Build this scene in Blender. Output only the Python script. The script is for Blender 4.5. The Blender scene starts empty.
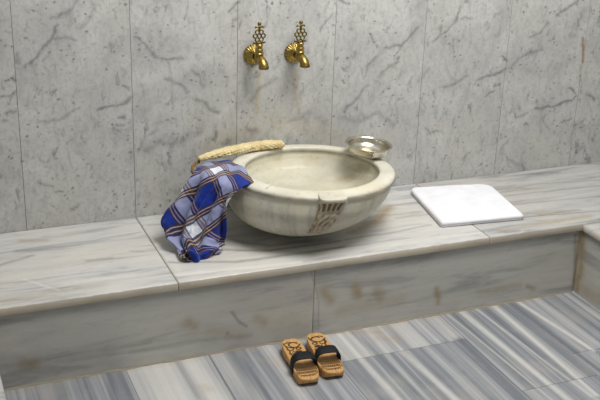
import bpy, bmesh, math
import numpy as np
from mathutils import Vector, Matrix

# hand placed veins and stains in metres: [polyline, half width, strength]
WALL_VEIN = [[[[-0.211,1.006],[-0.234,0.96],[-0.265,0.928],[-0.303,0.893],[-0.33,0.874]],0.005,0.75],[[[-0.234,0.96],[-0.197,0.965],[-0.158,0.952]],0.005,0.6],[[[-0.144,1.089],[-0.159,1.06],[-0.196,1.042],[-0.23,1.03]],0.005,0.6],[[[-0.092,1.077],[-0.097,1.037],[-0.118,1.011],[-0.142,0.999]],0.007,0.5],[[[-0.152,0.722],[-0.187,0.703],[-0.223,0.681],[-0.29,0.68]],0.005,0.5],[[[0.03,0.736],[0.019,0.73],[-0.006,0.721],[-0.056,0.714],[-0.094,0.703]],0.005,0.9],[[[-0.022,0.671],[0.006,0.672]],0.004,0.9],[[[-0.03,0.642],[-0.001,0.647]],0.004,0.5],[[[-0.31,0.471],[-0.291,0.446],[-0.26,0.439]],0.005,0.6],[[[-0.199,0.344],[-0.184,0.354],[-0.173,0.368]],0.005,0.6],[[[-0.251,0.419],[-0.223,0.412]],0.005,0.7],[[[-0.415,0.778],[-0.376,0.778],[-0.365,0.791]],0.005,0.8],[[[-0.403,0.721],[-0.373,0.722]],0.005,0.7],[[[-0.412,0.691],[-0.395,0.693]],0.004,0.7],[[[-0.374,0.843],[-0.363,0.829]],0.004,1],[[[-0.396,1.031],[-0.37,1.033]],0.004,0.4],[[[-0.38,0.995],[-0.367,0.991]],0.004,0.5],[[[0.047,0.955],[0.081,0.935],[0.116,0.891],[0.147,0.868],[0.216,0.867]],0.005,0.75],[[[0.151,0.868],[0.172,0.82]],0.004,0.5],[[[0.15,0.803],[0.204,0.777],[0.233,0.739]],0.005,0.65],[[[0.241,0.833],[0.274,0.802],[0.289,0.76]],0.005,0.6],[[[0.378,1.029],[0.418,1.056]],0.004,0.9],[[[0.262,0.721],[0.296,0.7],[0.319,0.672],[0.353,0.658]],0.007,0.7],[[[0.071,0.543],[0.127,0.568],[0.171,0.552],[0.239,0.584],[0.277,0.6]],0.014,0.5],[[[0.046,0.546],[0.061,0.571]],0.006,0.5],[[[-0.004,0.789],[0.024,0.773]],0.004,1],[[[-0.01,0.721],[0.008,0.734],[0.03,0.743]],0.007,0.8],[[[-0.015,0.67],[0.007,0.676]],0.004,0.8],[[[0.169,0.647],[0.176,0.646]],0.004,0.9],[[[0.091,0.598],[0.121,0.614]],0.007,0.4],[[[0.257,0.439],[0.295,0.482]],0.01,0.3],[[[0.476,0.697],[0.514,0.74],[0.569,0.77]],0.009,0.55],[[[0.738,0.943],[0.764,0.979],[0.791,1.0]],0.005,0.6],[[[0.454,0.591],[0.494,0.576]],0.01,0.55],[[[0.361,0.538],[0.388,0.543]],0.008,0.6],[[[0.629,0.607],[0.71,0.632],[0.774,0.586]],0.014,0.4],[[[0.666,0.701],[0.713,0.756]],0.008,0.35],[[[0.813,1.05],[0.846,1.034]],0.004,1],[[[1.142,0.934],[1.107,0.889],[1.074,0.864],[1.01,0.864]],0.005,0.75],[[[1.074,0.864],[1.056,0.818]],0.004,0.5],[[[0.983,0.831],[0.951,0.801],[0.937,0.756]],0.005,0.6],[[[1.07,0.802],[1.024,0.785],[0.997,0.747]],0.005,0.65],[[[0.951,0.723],[0.923,0.701],[0.896,0.664],[0.855,0.627]],0.006,0.65],[[[0.836,0.597],[0.922,0.573],[0.998,0.607],[1.063,0.553]],0.013,0.45],[[[1.018,0.754],[0.99,0.728]],0.006,0.3],[[[1.333,1.006],[1.311,0.96],[1.271,0.916],[1.221,0.879]],0.005,0.7],[[[1.329,0.956],[1.387,0.957]],0.005,0.5],[[[1.535,0.792],[1.566,0.774]],0.004,1],[[[1.565,0.745],[1.53,0.723],[1.479,0.718],[1.443,0.704]],0.005,0.9],[[[1.39,0.724],[1.333,0.695],[1.266,0.684]],0.005,0.6],[[[1.513,0.666],[1.544,0.68]],0.004,0.9],[[[1.484,0.634],[1.52,0.648]],0.004,0.8],[[[1.213,0.523],[1.247,0.499],[1.292,0.503]],0.005,0.6],[[[1.278,0.55],[1.303,0.582]],0.006,0.35],[[[1.164,0.724],[1.205,0.761]],0.006,0.4],[[[1.148,1.018],[1.206,1.046]],0.01,0.4],[[[1.399,0.368],[1.434,0.399]],0.006,0.5],[[[1.742,0.92],[1.714,0.884],[1.663,0.867]],0.005,0.65],[[[1.866,0.999],[1.822,0.973],[1.776,0.955]],0.006,0.8],[[[1.784,0.864],[1.758,0.845]],0.005,0.5],[[[1.724,0.81],[1.662,0.805],[1.627,0.782],[1.593,0.752]],0.007,0.6],[[[1.893,0.642],[1.933,0.613]],0.004,1],[[[1.935,0.599],[1.883,0.577],[1.804,0.562],[1.73,0.559]],0.005,0.95],[[[1.697,0.549],[1.636,0.528]],0.005,0.6],[[[1.876,0.49],[1.915,0.504]],0.005,0.7],[[[1.635,0.343],[1.689,0.311]],0.007,0.4],[[[1.981,0.605],[2.027,0.574]],0.007,0.8],[[[1.946,0.47],[1.995,0.488]],0.007,0.5],[[[1.965,0.346],[2.01,0.364]],0.007,0.5],[[[1.579,0.393],[1.614,0.434]],0.007,0.35]]
WALL_STAIN = [[[[0.494,0.801],[0.496,0.657]],0.01,0.55],[[[0.651,0.798],[0.656,0.636]],0.009,0.55],[[[0.295,0.509],[0.372,0.56],[0.49,0.58]],0.035,0.35],[[[0.549,0.614],[0.712,0.56],[0.819,0.51]],0.04,0.25],[[[1.925,0.848],[1.942,0.746]],0.006,0.9],[[[1.929,0.734],[1.936,0.66]],0.004,0.4],[[[-0.252,0.517],[-0.246,0.508]],0.005,0.7],[[[1.281,0.525],[1.283,0.5]],0.014,0.35],[[[1.144,0.805],[1.179,0.433]],0.004,0.25]]
WALL_PALE = [[[[0.042,0.804],[0.278,0.86]],0.025,0.2],[[[0.778,0.941],[0.781,0.885]],0.003,0.5]]
TOP_VEIN = [[[[-0.471,-0.167],[-0.339,-0.159],[-0.152,-0.159],[0.012,-0.139]],0.005,0.55],[[[-0.483,-0.261],[-0.423,-0.241],[-0.375,-0.224]],0.009,0.6],[[[-0.476,-0.207],[-0.343,-0.184],[-0.208,-0.184]],0.014,0.25],[[[-0.058,-0.285],[-0.017,-0.299]],0.006,0.5],[[[0.046,-0.412],[0.251,-0.48],[0.485,-0.481],[0.653,-0.484]],0.009,0.7],[[[0.25,-0.378],[0.393,-0.434],[0.657,-0.431]],0.01,0.8],[[[0.678,-0.429],[0.902,-0.418],[1.034,-0.402]],0.007,0.55],[[[0.299,-0.305],[0.408,-0.395],[0.627,-0.412]],0.014,0.6],[[[0.061,-0.088],[0.115,-0.096]],0.009,0.5],[[[0.067,-0.335],[0.12,-0.335]],0.006,0.4],[[[0.97,-0.186],[1.109,-0.187]],0.005,0.7],[[[1.086,-0.045],[1.151,-0.042]],0.006,0.5],[[[0.941,-0.302],[1.086,-0.308]],0.009,0.4],[[[0.759,-0.381],[1.003,-0.382]],0.006,0.3],[[[1.445,-0.157],[1.683,-0.16],[1.956,-0.197]],0.008,0.5],[[[1.467,-0.233],[1.721,-0.244],[1.911,-0.256]],0.008,0.5],[[[1.432,-0.323],[1.654,-0.338],[1.838,-0.351]],0.005,0.45],[[[1.415,-0.444],[1.564,-0.464],[1.736,-0.484]],0.004,0.9],[[[1.238,0.052],[1.48,-0.024],[1.851,-0.063]],0.01,0.35]]
TOP_STAIN = [[[[0.732,-0.372],[0.852,-0.314],[0.961,-0.205]],0.026,0.7],[[[1.486,-0.446],[1.578,-0.444],[1.659,-0.449]],0.011,0.55],[[[-0.208,-0.32],[-0.128,-0.322]],0.009,0.55],[[[-0.389,-0.09],[-0.314,-0.106]],0.016,0.4],[[[1.253,-0.531],[1.524,-0.52],[1.666,-0.514]],0.016,0.45],[[[-0.513,-0.512],[-0.207,-0.507]],0.03,0.2]]
TOP_PALE = [[[[-0.424,-0.39],[-0.382,-0.441],[-0.338,-0.507]],0.004,0.5],[[[-0.323,-0.461],[-0.101,-0.467]],0.018,0.25],[[[0.051,-0.517],[0.458,-0.548]],0.01,0.5],[[[0.032,-0.201],[0.061,-0.481]],0.01,0.2]]
RISER_VEIN = [[[[-0.523,0.018],[-0.445,0.056],[-0.352,0.074],[-0.194,0.072]],0.04,0.35],[[[-0.13,0.06],[0.104,0.061],[0.28,0.048]],0.01,0.35],[[[0.215,0.146],[0.236,0.113],[0.265,0.085]],0.004,0.8],[[[-0.162,0.081],[-0.064,0.085]],0.008,0.4],[[[0.191,0.053],[0.202,0.073]],0.005,0.5],[[[-0.533,0.091],[-0.383,0.079]],0.04,0.3],[[[0.833,0.238],[1.159,0.221],[1.505,0.229]],0.012,0.2],[[[1.571,0.24],[1.594,0.125],[1.601,-0.004]],0.008,0.6],[[[0.495,0.25],[0.525,0.139],[0.53,0.022]],0.0025,0.5]]
RISER_STAIN = [[[[-0.462,0.077],[-0.438,0.076]],0.022,0.6],[[[0.664,0.159],[0.673,0.131]],0.022,0.7],[[[0.546,0.167],[0.57,0.136]],0.024,0.55],[[[0.754,0.141],[0.769,0.091]],0.022,0.5],[[[0.989,0.103],[1.0,0.069]],0.013,0.75],[[[1.001,0.061],[1.002,0.048]],0.01,0.6],[[[1.387,0.056],[1.416,0.043]],0.01,0.6],[[[0.064,0.135],[0.084,0.117]],0.024,0.5],[[[0.3,0.109],[0.329,0.089]],0.016,0.4],[[[0.139,0.092],[0.244,0.054]],0.025,0.3],[[[0.61,0.086],[0.844,0.087]],0.025,0.3],[[[1.591,0.258],[1.598,0.133],[1.601,0.026]],0.007,0.9],[[[1.177,0.065],[1.351,0.062]],0.012,0.35]]
CLOTH = [[[0.249,-0.152,0.527],[0.293,-0.152,0.53],[0.34,-0.167,0.53],[0.36,-0.24,0.527],[0.351,-0.378,0.522]],[[0.211,-0.192,0.53],[0.244,-0.214,0.534],[0.284,-0.237,0.534],[0.307,-0.298,0.531],[0.317,-0.393,0.524]],[[0.181,-0.231,0.521],[0.207,-0.265,0.523],[0.234,-0.314,0.523],[0.263,-0.355,0.52],[0.286,-0.403,0.51]],[[0.151,-0.235,0.478],[0.18,-0.27,0.477],[0.209,-0.315,0.472],[0.237,-0.35,0.467],[0.256,-0.388,0.465]],[[0.114,-0.24,0.433],[0.149,-0.278,0.432],[0.182,-0.32,0.426],[0.214,-0.355,0.421],[0.25,-0.385,0.421]],[[0.076,-0.245,0.395],[0.117,-0.288,0.388],[0.158,-0.33,0.377],[0.198,-0.36,0.373],[0.254,-0.385,0.376]],[[0.059,-0.255,0.36],[0.092,-0.3,0.348],[0.134,-0.35,0.337],[0.182,-0.378,0.335],[0.251,-0.385,0.336]],[[0.074,-0.302,0.325],[0.087,-0.353,0.315],[0.117,-0.408,0.32],[0.174,-0.414,0.318],[0.246,-0.389,0.312]],[[0.092,-0.383,0.298],[0.096,-0.432,0.297],[0.128,-0.451,0.297],[0.184,-0.428,0.297],[0.231,-0.401,0.297]]]
# tints (sRGB) and light
WALL_A, WALL_B, WALL_C, WALL_D, WALL_W = (191, 191, 187), (170, 170, 167), (140, 140, 138), (96, 97, 98), (190, 186, 174)
TOP_A, TOP_B, TOP_D, TOP_W = (202, 200, 194), (182, 182, 180), (146, 148, 151), (206, 199, 184)
TOP2_A, TOP2_B, TOP2_D, TOP2_W = (188, 187, 183), (166, 166, 165), (126, 128, 131), (186, 178, 162)
RIS_A, RIS_B, RIS_D, RIS_W = (188, 186, 178), (170, 169, 163), (144, 144, 141), (172, 168, 154)
FL = [(98, 102, 108), (129, 132, 137), (153, 155, 158), (178, 178, 176), (202, 200, 194)]
TASC = (.846, -.232, .5262)
BAS_A, BAS_B, BAS_W = (212, 208, 192), (190, 187, 172), (200, 192, 166)
TOWEL = [(1.116, -.079, .288), (1.455, -.135, .288), (1.40, -.470, .288), (1.058, -.440, .288)]
PLAID = (40., .165, .55, .50)
WORLD = ((.95, .97, 1.0, 1), .28)
LIGHTS = [('ceiling_lamp', (.85, -1.15, 2.6), (.8, -.4, .3), 1.0, 60, (1, .985, .965))]
EXPO = 0.1
C = bpy.context.scene.collection
PI = math.pi

# ------------------------------------------------------------------ helpers
def tag(o, label=None, cat=None, group=None, kind=None):
    if label: o['label'] = label
    if cat: o['category'] = cat
    if group: o['group'] = group
    if kind: o['kind'] = kind
    return o

def empty(name, loc, label, cat, group=None, rz=0.0):
    o = bpy.data.objects.new(name, None); C.objects.link(o)
    o.location = loc; o.rotation_euler = (0, 0, rz); o.empty_display_size = .05
    return tag(o, label, cat, group)

def link(name, me, mats, parent=None, smooth=True):
    o = bpy.data.objects.new(name, me); C.objects.link(o)
    for m in (mats if isinstance(mats, (list, tuple)) else [mats]): me.materials.append(m)
    if smooth: me.polygons.foreach_set('use_smooth', [True]*len(me.polygons))
    if parent: o.parent = parent
    return o

def mesh_pd(V, F, name='m'):
    me = bpy.data.meshes.new(name); me.from_pydata([tuple(map(float, v)) for v in V], [], F); me.update(); return me

def bm_obj(name, bm, mats, parent=None, smooth=True):
    me = bpy.data.meshes.new(name); bm.normal_update(); bm.to_mesh(me); bm.free()
    return link(name, me, mats, parent, smooth)

def grid_faces(nu, nv, closed_u=False, off=0):
    """vertex index = i*nv + j"""
    F = []
    for i in range(nu if closed_u else nu-1):
        a = i*nv; b = ((i+1) % nu)*nv
        for j in range(nv-1): F.append((off+a+j, off+b+j, off+b+j+1, off+a+j+1))
    return F

def np_mesh(co, quads):
    me = bpy.data.meshes.new('m'); n = len(co); q = len(quads)
    me.vertices.add(n); me.vertices.foreach_set('co', co.astype(np.float32).ravel())
    me.loops.add(q*4); me.loops.foreach_set('vertex_index', quads.astype(np.int32).ravel())
    me.polygons.add(q); me.polygons.foreach_set('loop_start', np.arange(0, q*4, 4, dtype=np.int32))
    me.update(calc_edges=True); return me

def plane_grid(o, u, v, nu, nv):
    """points o + s*u + t*v ; returns (nu*nv,3), quads, s, t"""
    s, t = np.meshgrid(np.linspace(0, 1, nu), np.linspace(0, 1, nv), indexing='ij')
    co = np.array(o)+s.reshape(-1, 1)*np.array(u)+t.reshape(-1, 1)*np.array(v)
    i, j = np.meshgrid(np.arange(nu-1), np.arange(nv-1), indexing='ij'); a = (i*nv+j).ravel()
    return co, np.stack([a, a+nv, a+nv+1, a+1], 1)

rng = np.random.RandomState(4)
_T = rng.rand(64, 64)
def vnoise(x, y):
    xi = np.floor(x).astype(int); yi = np.floor(y).astype(int); fx = x-xi; fy = y-yi
    fx = fx*fx*(3-2*fx); fy = fy*fy*(3-2*fy)
    g = lambda a, b: _T[a % 64, b % 64]
    return (g(xi, yi)*(1-fx)+g(xi+1, yi)*fx)*(1-fy)+(g(xi, yi+1)*(1-fx)+g(xi+1, yi+1)*fx)*fy
def fbm(x, y, o=4):
    r = 0; a = .5
    for k in range(o): r = r+a*vnoise(x*2**k+17*k, y*2**k+9*k); a *= .5
    return r

def mark(xy, lines, wob=.008, wf=30, edge=2.0, rough=.5):
    """soft mask of hand placed veins / stains: distance to polylines with a natural wobble"""
    x = xy[:, 0]+wob*(fbm(xy[:, 0]*wf, xy[:, 1]*wf)-.47)*2
    y = xy[:, 1]+wob*(fbm(xy[:, 0]*wf+31, xy[:, 1]*wf+7)-.47)*2
    out = np.zeros(len(xy)); br = fbm(xy[:, 0]*70+3, xy[:, 1]*70+11, 3)
    for pts, w, s in lines:
        P = np.array(pts); lo = P.min(0)-4*w-.02; hi = P.max(0)+4*w+.02
        k = np.where((x > lo[0]) & (x < hi[0]) & (y > lo[1]) & (y < hi[1]))[0]
        if not len(k): continue
        d = np.full(len(k), 9.)
        for a, b in zip(P[:-1], P[1:]):
            ab = b-a; t = np.clip(((x[k]-a[0])*ab[0]+(y[k]-a[1])*ab[1])/max(ab@ab, 1e-9), 0, 1)
            d = np.minimum(d, np.hypot(x[k]-a[0]-t*ab[0], y[k]-a[1]-t*ab[1]))
        m = s*np.exp(-(d/w)**edge)*np.clip(1-rough+rough*2*br[k], 0, 1.2)
        out[k] = np.maximum(out[k], m)
    return np.clip(out, 0, 1)

def attr(me, name, vals, kind='FLOAT'):
    a = me.attributes.new(name, kind, 'POINT')
    a.data.foreach_set('value' if kind == 'FLOAT' else 'vector', np.asarray(vals, np.float32).ravel())

# ------------------------------------------------------------------ materials
def lin(c):
    return tuple([((v/255+.055)/1.055)**2.4 if v > 10.3 else v/255/12.92 for v in c]+[1])

class NT:
    def __init__(s, name):
        s.m = bpy.data.materials.new(name); s.m.use_nodes = True; s.t = s.m.node_tree
        s.b = s.t.nodes['Principled BSDF']; s.o = s.t.nodes['Material Output']
    def n(s, typ, **k):
        nd = s.t.nodes.new(typ)
        for a, v in k.items():
            if a in ('inputs',): continue
            setattr(nd, a, v)
        return nd
    def put(s, inp, v):
        if hasattr(v, 'is_output') or isinstance(v, bpy.types.NodeSocket): s.t.links.new(v, inp)
        else:
            inp.default_value = v
    def attr(s, name, vec=False):
        a = s.n('ShaderNodeAttribute', attribute_name=name); return a.outputs['Vector' if vec else 'Fac']
    def obj(s): return s.n('ShaderNodeTexCoord').outputs['Object']
    def map(s, v, scale=(1, 1, 1), rot=(0, 0, 0), loc=(0, 0, 0)):
        m = s.n('ShaderNodeMapping'); s.put(m.inputs['Vector'], v)
        m.inputs['Scale'].default_value = scale; m.inputs['Rotation'].default_value = rot; m.inputs['Location'].default_value = loc
        return m.outputs[0]
    def noise(s, v, scale, detail=4, rough=.55, dist=0):
        m = s.n('ShaderNodeTexNoise'); s.put(m.inputs['Vector'], v)
        m.inputs['Scale'].default_value = scale; m.inputs['Detail'].default_value = detail
        m.inputs['Roughness'].default_value = rough; m.inputs['Distortion'].default_value = dist
        return m.outputs['Fac']
    def voro(s, v, scale, feature='F1'):
        m = s.n('ShaderNodeTexVoronoi', feature=feature); s.put(m.inputs['Vector'], v); m.inputs['Scale'].default_value = scale
        return m.outputs['Distance']
    def ramp(s, f, stops, const=False):
        m = s.n('ShaderNodeValToRGB'); s.put(m.inputs[0], f); e = m.color_ramp.elements
        if const: m.color_ramp.interpolation = 'CONSTANT'
        while len(e) < len(stops): e.new(.5)
        for k, (p, c) in zip(e, stops):
            k.position = p; k.color = c if len(c) == 4 else lin(c)
        return m.outputs[0]
    def rng(s, f, a, b, c=0., d=1.):
        m = s.n('ShaderNodeMapRange'); s.put(m.inputs[0], f)
        for i, v in enumerate((a, b, c, d)): m.inputs[i+1].default_value = v
        return m.outputs[0]
    def mix(s, f, a, b, mode='MIX'):
        m = s.n('ShaderNodeMix', data_type='RGBA', blend_type=mode); s.put(m.inputs[0], f)
        s.put(m.inputs[6], a if not isinstance(a, tuple) or len(a) == 4 else lin(a)); s.put(m.inputs[7], b if not isinstance(b, tuple) or len(b) == 4 else lin(b))
        return m.outputs[2]
    def math(s, op, a, b=0.):
        m = s.n('ShaderNodeMath', operation=op); s.put(m.inputs[0], a); s.put(m.inputs[1], b); return m.outputs[0]
    def bump(s, h, strength=.2, dist=.002):
        m = s.n('ShaderNodeBump'); m.inputs['Strength'].default_value = strength; m.inputs['Distance'].default_value = dist
        s.put(m.inputs['Height'], h); s.put(s.b.inputs['Normal'], m.outputs[0])
    def done(s, col=None, rough=.5, metal=0., spec=None):
        if col is not None: s.put(s.b.inputs['Base Color'], col if not isinstance(col, tuple) or len(col) == 4 else lin(col))
        s.put(s.b.inputs['Roughness'], rough); s.b.inputs['Metallic'].default_value = metal
        if spec is not None: s.b.inputs['Specular IOR Level'].default_value = spec
        return s.m

def mat_wall():
    t = NT('wall_marble'); v = t.attr('tile', True)
    big = t.noise(v, 5.5, 5, .6, .8); med = t.noise(t.map(v, (1, .45, 1), (0, 0, .75)), 22, 6, .65, 1.6)
    c = t.mix(t.rng(big, .35, .68), WALL_A, WALL_B)
    c = t.mix(t.rng(med, .54, .74, 0, .55), c, WALL_C)
    warm = t.noise(v, 3.1, 2); c = t.mix(t.rng(warm, .5, .75, 0, .35), c, WALL_W)
    mm = t.noise(v, 75, 5, .7); c = t.mix(t.rng(mm, .50, .70, 0, .5), c, WALL_C)
    m2 = t.noise(t.map(v, (1, .4, 1), (0, 0, .8)), 40, 5, .7, .6); c = t.mix(t.rng(m2, .52, .70, 0, .55), c, WALL_C)
    m3 = t.noise(t.map(v, (1, .55, 1), (0, 0, .8)), 30, 3, .6, .5); c = t.mix(t.rng(m3, .60, .72, 0, .55), c, WALL_D)
    # small dark specks scattered in drifts
    dn = t.n('ShaderNodeVectorMath', operation='MULTIPLY_ADD'); nt_ = t.n('ShaderNodeTexNoise'); t.put(nt_.inputs['Vector'], v); nt_.inputs['Scale'].default_value = 60; t.put(dn.inputs[0], nt_.outputs['Color']); dn.inputs[1].default_value = (.018, .018, 0); t.put(dn.inputs[2], v)
    sp = t.rng(t.voro(t.map(dn.outputs[0], (1, 1.2, 1), (0, 0, .6)), 40), .12, .28, 1, 0)
    zone = t.rng(t.noise(v, 14, 4), .47, .60)
    c = t.mix(t.math('MULTIPLY', t.math('MULTIPLY', sp, zone), .7), c, WALL_D)
    c = t.mix(t.attr('pale'), c, (205, 205, 200))
    c = t.mix(t.math('MULTIPLY', t.attr('stain'), .7), c, (168, 148, 104))
    c = t.mix(t.attr('rust'), c, (140, 100, 55))
    c = t.mix(t.math('MULTIPLY', t.attr('vein'), .8), c, (92, 93, 96))
    t.bump(med, .05, .001)
    return t.done(c, t.rng(med, .3, .8, .38, .5), spec=.35)

def mat_streak(name, A, B, Dk, warm, scale=26, coat=.3, axis=0):
    """bench marble: long streaks along one axis"""
    t = NT(name); v = t.attr('tile', True)
    sc = (.14, 1, 1) if axis == 0 else (1, .14, 1)
    st = t.noise(t.map(v, sc), scale, 6, .62, .5)
    fine = t.noise(t.map(v, tuple(.4 if k < 1 else 1 for k in sc)), scale*3.4, 4, .6, .3)
    big = t.noise(t.map(v, (.5, 1, 1)), 4, 3)
    c = t.mix(t.rng(st, .36, .66), A, B)
    c = t.mix(t.rng(st, .54, .68, 0, .8), c, Dk)
    c = t.mix(t.rng(fine, .55, .75, 0, .3), c, Dk)
    c = t.mix(t.rng(big, .48, .72, 0, .45), c, warm)
    c = t.mix(t.attr('pale'), c, (226, 222, 212))
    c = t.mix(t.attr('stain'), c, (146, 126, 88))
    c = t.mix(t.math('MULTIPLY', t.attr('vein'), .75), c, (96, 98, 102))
    t.bump(fine, .06, .001)
    return t.done(c, t.rng(st, .3, .7, .33, .45), spec=.4)

def mat_floor():
    t = NT('floor_marble'); v = t.attr('tile', True)
    a = t.noise(t.map(v, (1, .010, 1)), 24, 5, .7, 0)
    b = t.noise(t.map(v, (1, .012, 1)), 85, 4, .6, 0)
    d = t.noise(v, 160, 3)
    f = t.math('ADD', t.math('MULTIPLY', a, .76), t.math('MULTIPLY', b, .24))
    f = t.math('ADD', f, t.attr('shade'))
    c = t.ramp(f, [(.30, FL[0]), (.44, FL[1]), (.52, FL[2]), (.60, FL[3]), (.74, FL[4])])
    c = t.mix(t.rng(t.noise(v, 6, 3), .5, .7, 0, .3), c, (176, 170, 158))
    c = t.mix(t.rng(d, .45, .7, 0, .15), c, (110, 112, 116))
    c = t.mix(t.attr('pale'), c, FL[4])
    c = t.mix(t.math('MULTIPLY', t.attr('stain'), .7), c, (160, 132, 92))
    c = t.mix(t.attr('vein'), c, (96, 101, 108))
    return t.done(c, .38, spec=.4)

def mat_grout(name, c, hi=None):
    t = NT(name); v = t.obj(); col = t.mix(t.noise(v, 60, 4), c, tuple(int(k*.8) for k in c))
    if hi:                                       # joints are grimy low down, where the bench stays wet
        sp = t.n('ShaderNodeSeparateXYZ'); t.put(sp.inputs[0], v)
        f = t.math('ADD', sp.outputs[2], t.rng(t.noise(v, 3.3, 3), .3, .7, -.2, .2))
        col = t.mix(t.rng(f, .40, .72), col, hi)
    return t.done(col, .85)

def mat_basin():
    t = NT('aged_marble'); v = t.obj()
    st = t.noise(t.map(v, (.5, .5, 1.6), (.1, .2, 0)), 14, 6, .6, .8); big = t.noise(v, 5, 3)
    c = t.mix(t.rng(st, .35, .68), BAS_A, BAS_B)
    c = t.mix(t.rng(big, .45, .7, 0, .6), c, BAS_W)
    c = t.mix(t.rng(t.noise(v, 55, 5, .7), .56, .74, 0, .45), c, (140, 134, 112))
    cr = t.math('LESS_THAN', t.voro(t.map(v, (1, 1, .6)), 40), .08)
    c = t.mix(t.math('MULTIPLY', cr, .3), c, (104, 100, 88))
    c = t.mix(t.math('MULTIPLY', t.attr('grime_shade'), .9), c, (62, 54, 40))
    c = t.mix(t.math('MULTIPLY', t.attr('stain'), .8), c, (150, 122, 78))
    t.bump(t.noise(v, 90, 4), .12, .002)
    return t.done(c, .42, spec=.4)

def mat_water():
    t = NT('clear_water'); n = t.t
    tr = t.n('ShaderNodeBsdfTransparent'); tr.inputs[0].default_value = (.975, .977, .967, 1)
    gl = t.n('ShaderNodeBsdfGlossy'); gl.inputs['Roughness'].default_value = .02; gl.inputs[0].default_value = (1, 1, 1, 1)
    fr = t.n('ShaderNodeFresnel'); fr.inputs['IOR'].default_value = 1.33
    mx = t.n('ShaderNodeMixShader'); n.links.new(fr.outputs[0], mx.inputs[0]); n.links.new(tr.outputs[0], mx.inputs[1]); n.links.new(gl.outputs[0], mx.inputs[2])
    b = t.n('ShaderNodeBump'); b.inputs['Strength'].default_value = .05; b.inputs['Distance'].default_value = .002
    n.links.new(t.noise(t.obj(), 14, 2), b.inputs['Height']); n.links.new(b.outputs[0], gl.inputs['Normal'])
    n.links.new(mx.outputs[0], t.o.inputs[0]); n.nodes.remove(t.b)
    return t.m

def mat_brass(name, A, B, rough, scale=60):
    t = NT(name); v = t.obj(); n = t.noise(v, scale, 4, .6)
    c = t.mix(t.rng(n, .4, .68), A, B)
    t.bump(n, .12, .001)
    return t.done(c, t.rng(n, .3, .7, rough, rough+.18), 1.0)

def mat_plaid():
    t = NT('plaid_cotton'); uv = t.n('ShaderNodeUVMap').outputs[0]
    sep = t.n('ShaderNodeSeparateXYZ'); t.put(sep.inputs[0], uv)
    BL, DK, TN, WH, LB = (14, 48, 142), (46, 42, 46), (208, 170, 112), (226, 228, 234), (120, 140, 200)
    ground = [(0, BL), (.52, WH), (.76, BL)]
    A = lambda c, al: lin(c)[:3]+(al,)
    band = [(0, A(DK, 0)), (.36, A(DK, .9)), (.400, A(TN, .7)), (.418, A(DK, .9)), (.462, A(TN, .7)), (.480, A(DK, .9)), (.52, A(DK, 0)), (.76, A(DK, .9)), (.80, A(TN, .7)), (.818, A(DK, .9)), (.862, A(TN, .7)), (.880, A(DK, .9)), (.92, A(DK, 0))]
    def weave(x, st):
        o = t.ramp(t.math('FRACT', x), st, True); return o, o.node.outputs[1]
    ga, gb = weave(sep.outputs[0], ground)[0], weave(sep.outputs[1], ground)[0]
    c = t.mix(.30, t.mix(.5, ga, gb), t.mix(1., ga, gb, 'MULTIPLY'))
    for ax in (1, 0):
        bc, ba = weave(sep.outputs[ax], band); c = t.mix(t.math('MULTIPLY', ba, (.62, .86)[ax == 0]), c, bc)
    # thread twill
    th = t.n('ShaderNodeTexWave', wave_type='BANDS', bands_direction='DIAGONAL'); t.put(th.inputs['Vector'], uv); th.inputs['Scale'].default_value = 40
    c = t.mix(t.math('MULTIPLY', th.outputs['Fac'], .12), c, (16, 26, 90))
    t.bump(t.noise(uv, 90, 2), .15, .001)
    m = t.done(c, .85, spec=.2)
    t.b.inputs['Sheen Weight'].default_value = .15
    return m

def mat_terry():
    t = NT('white_terry'); v = t.obj(); n = t.noise(v, 260, 3, .7); w = t.noise(v, 18, 3)
    c = t.mix(t.rng(w, .35, .7), (236, 236, 239), (227, 227, 231))
    t.bump(n, .5, .003)
    m = t.done(c, .95, spec=.1); t.b.inputs['Sheen Weight'].default_value = .2
    return m

def mat_fibre():
    t = NT('natural_fibre'); v = t.obj(); n = t.noise(v, 170, 4, .7); w = t.noise(v, 24, 3)
    c = t.mix(t.rng(w, .35, .7), (228, 214, 170), (206, 184, 132))
    c = t.mix(t.rng(n, .5, .75, 0, .5), c, (166, 134, 82))
    t.bump(n, .9, .004)
    return t.done(c, .9, spec=.15)

def mat_wood():
    t = NT('carved_wood'); v = t.obj()
    g = t.noise(t.map(v, (1, .12, 1)), 120, 5, .6, .6); w = t.noise(v, 18, 3)
    c = t.mix(t.rng(g, .35, .68), (206, 164, 104), (178, 130, 74))
    c = t.mix(t.rng(w, .5, .75, 0, .5), c, (188, 128, 76))
    c = t.mix(t.math('MULTIPLY', t.attr('carve'), .93), c, (30, 18, 10))
    t.bump(g, .1, .001)
    return t.done(c, .45, spec=.4)

def mat_plain(name, A, B, rough, scale=60, spec=.3, bump=.2):
    t = NT(name); n = t.noise(t.obj(), scale, 4)
    t.bump(n, bump, .001)
    return t.done(t.mix(n, A, B), rough, spec=spec)

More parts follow.
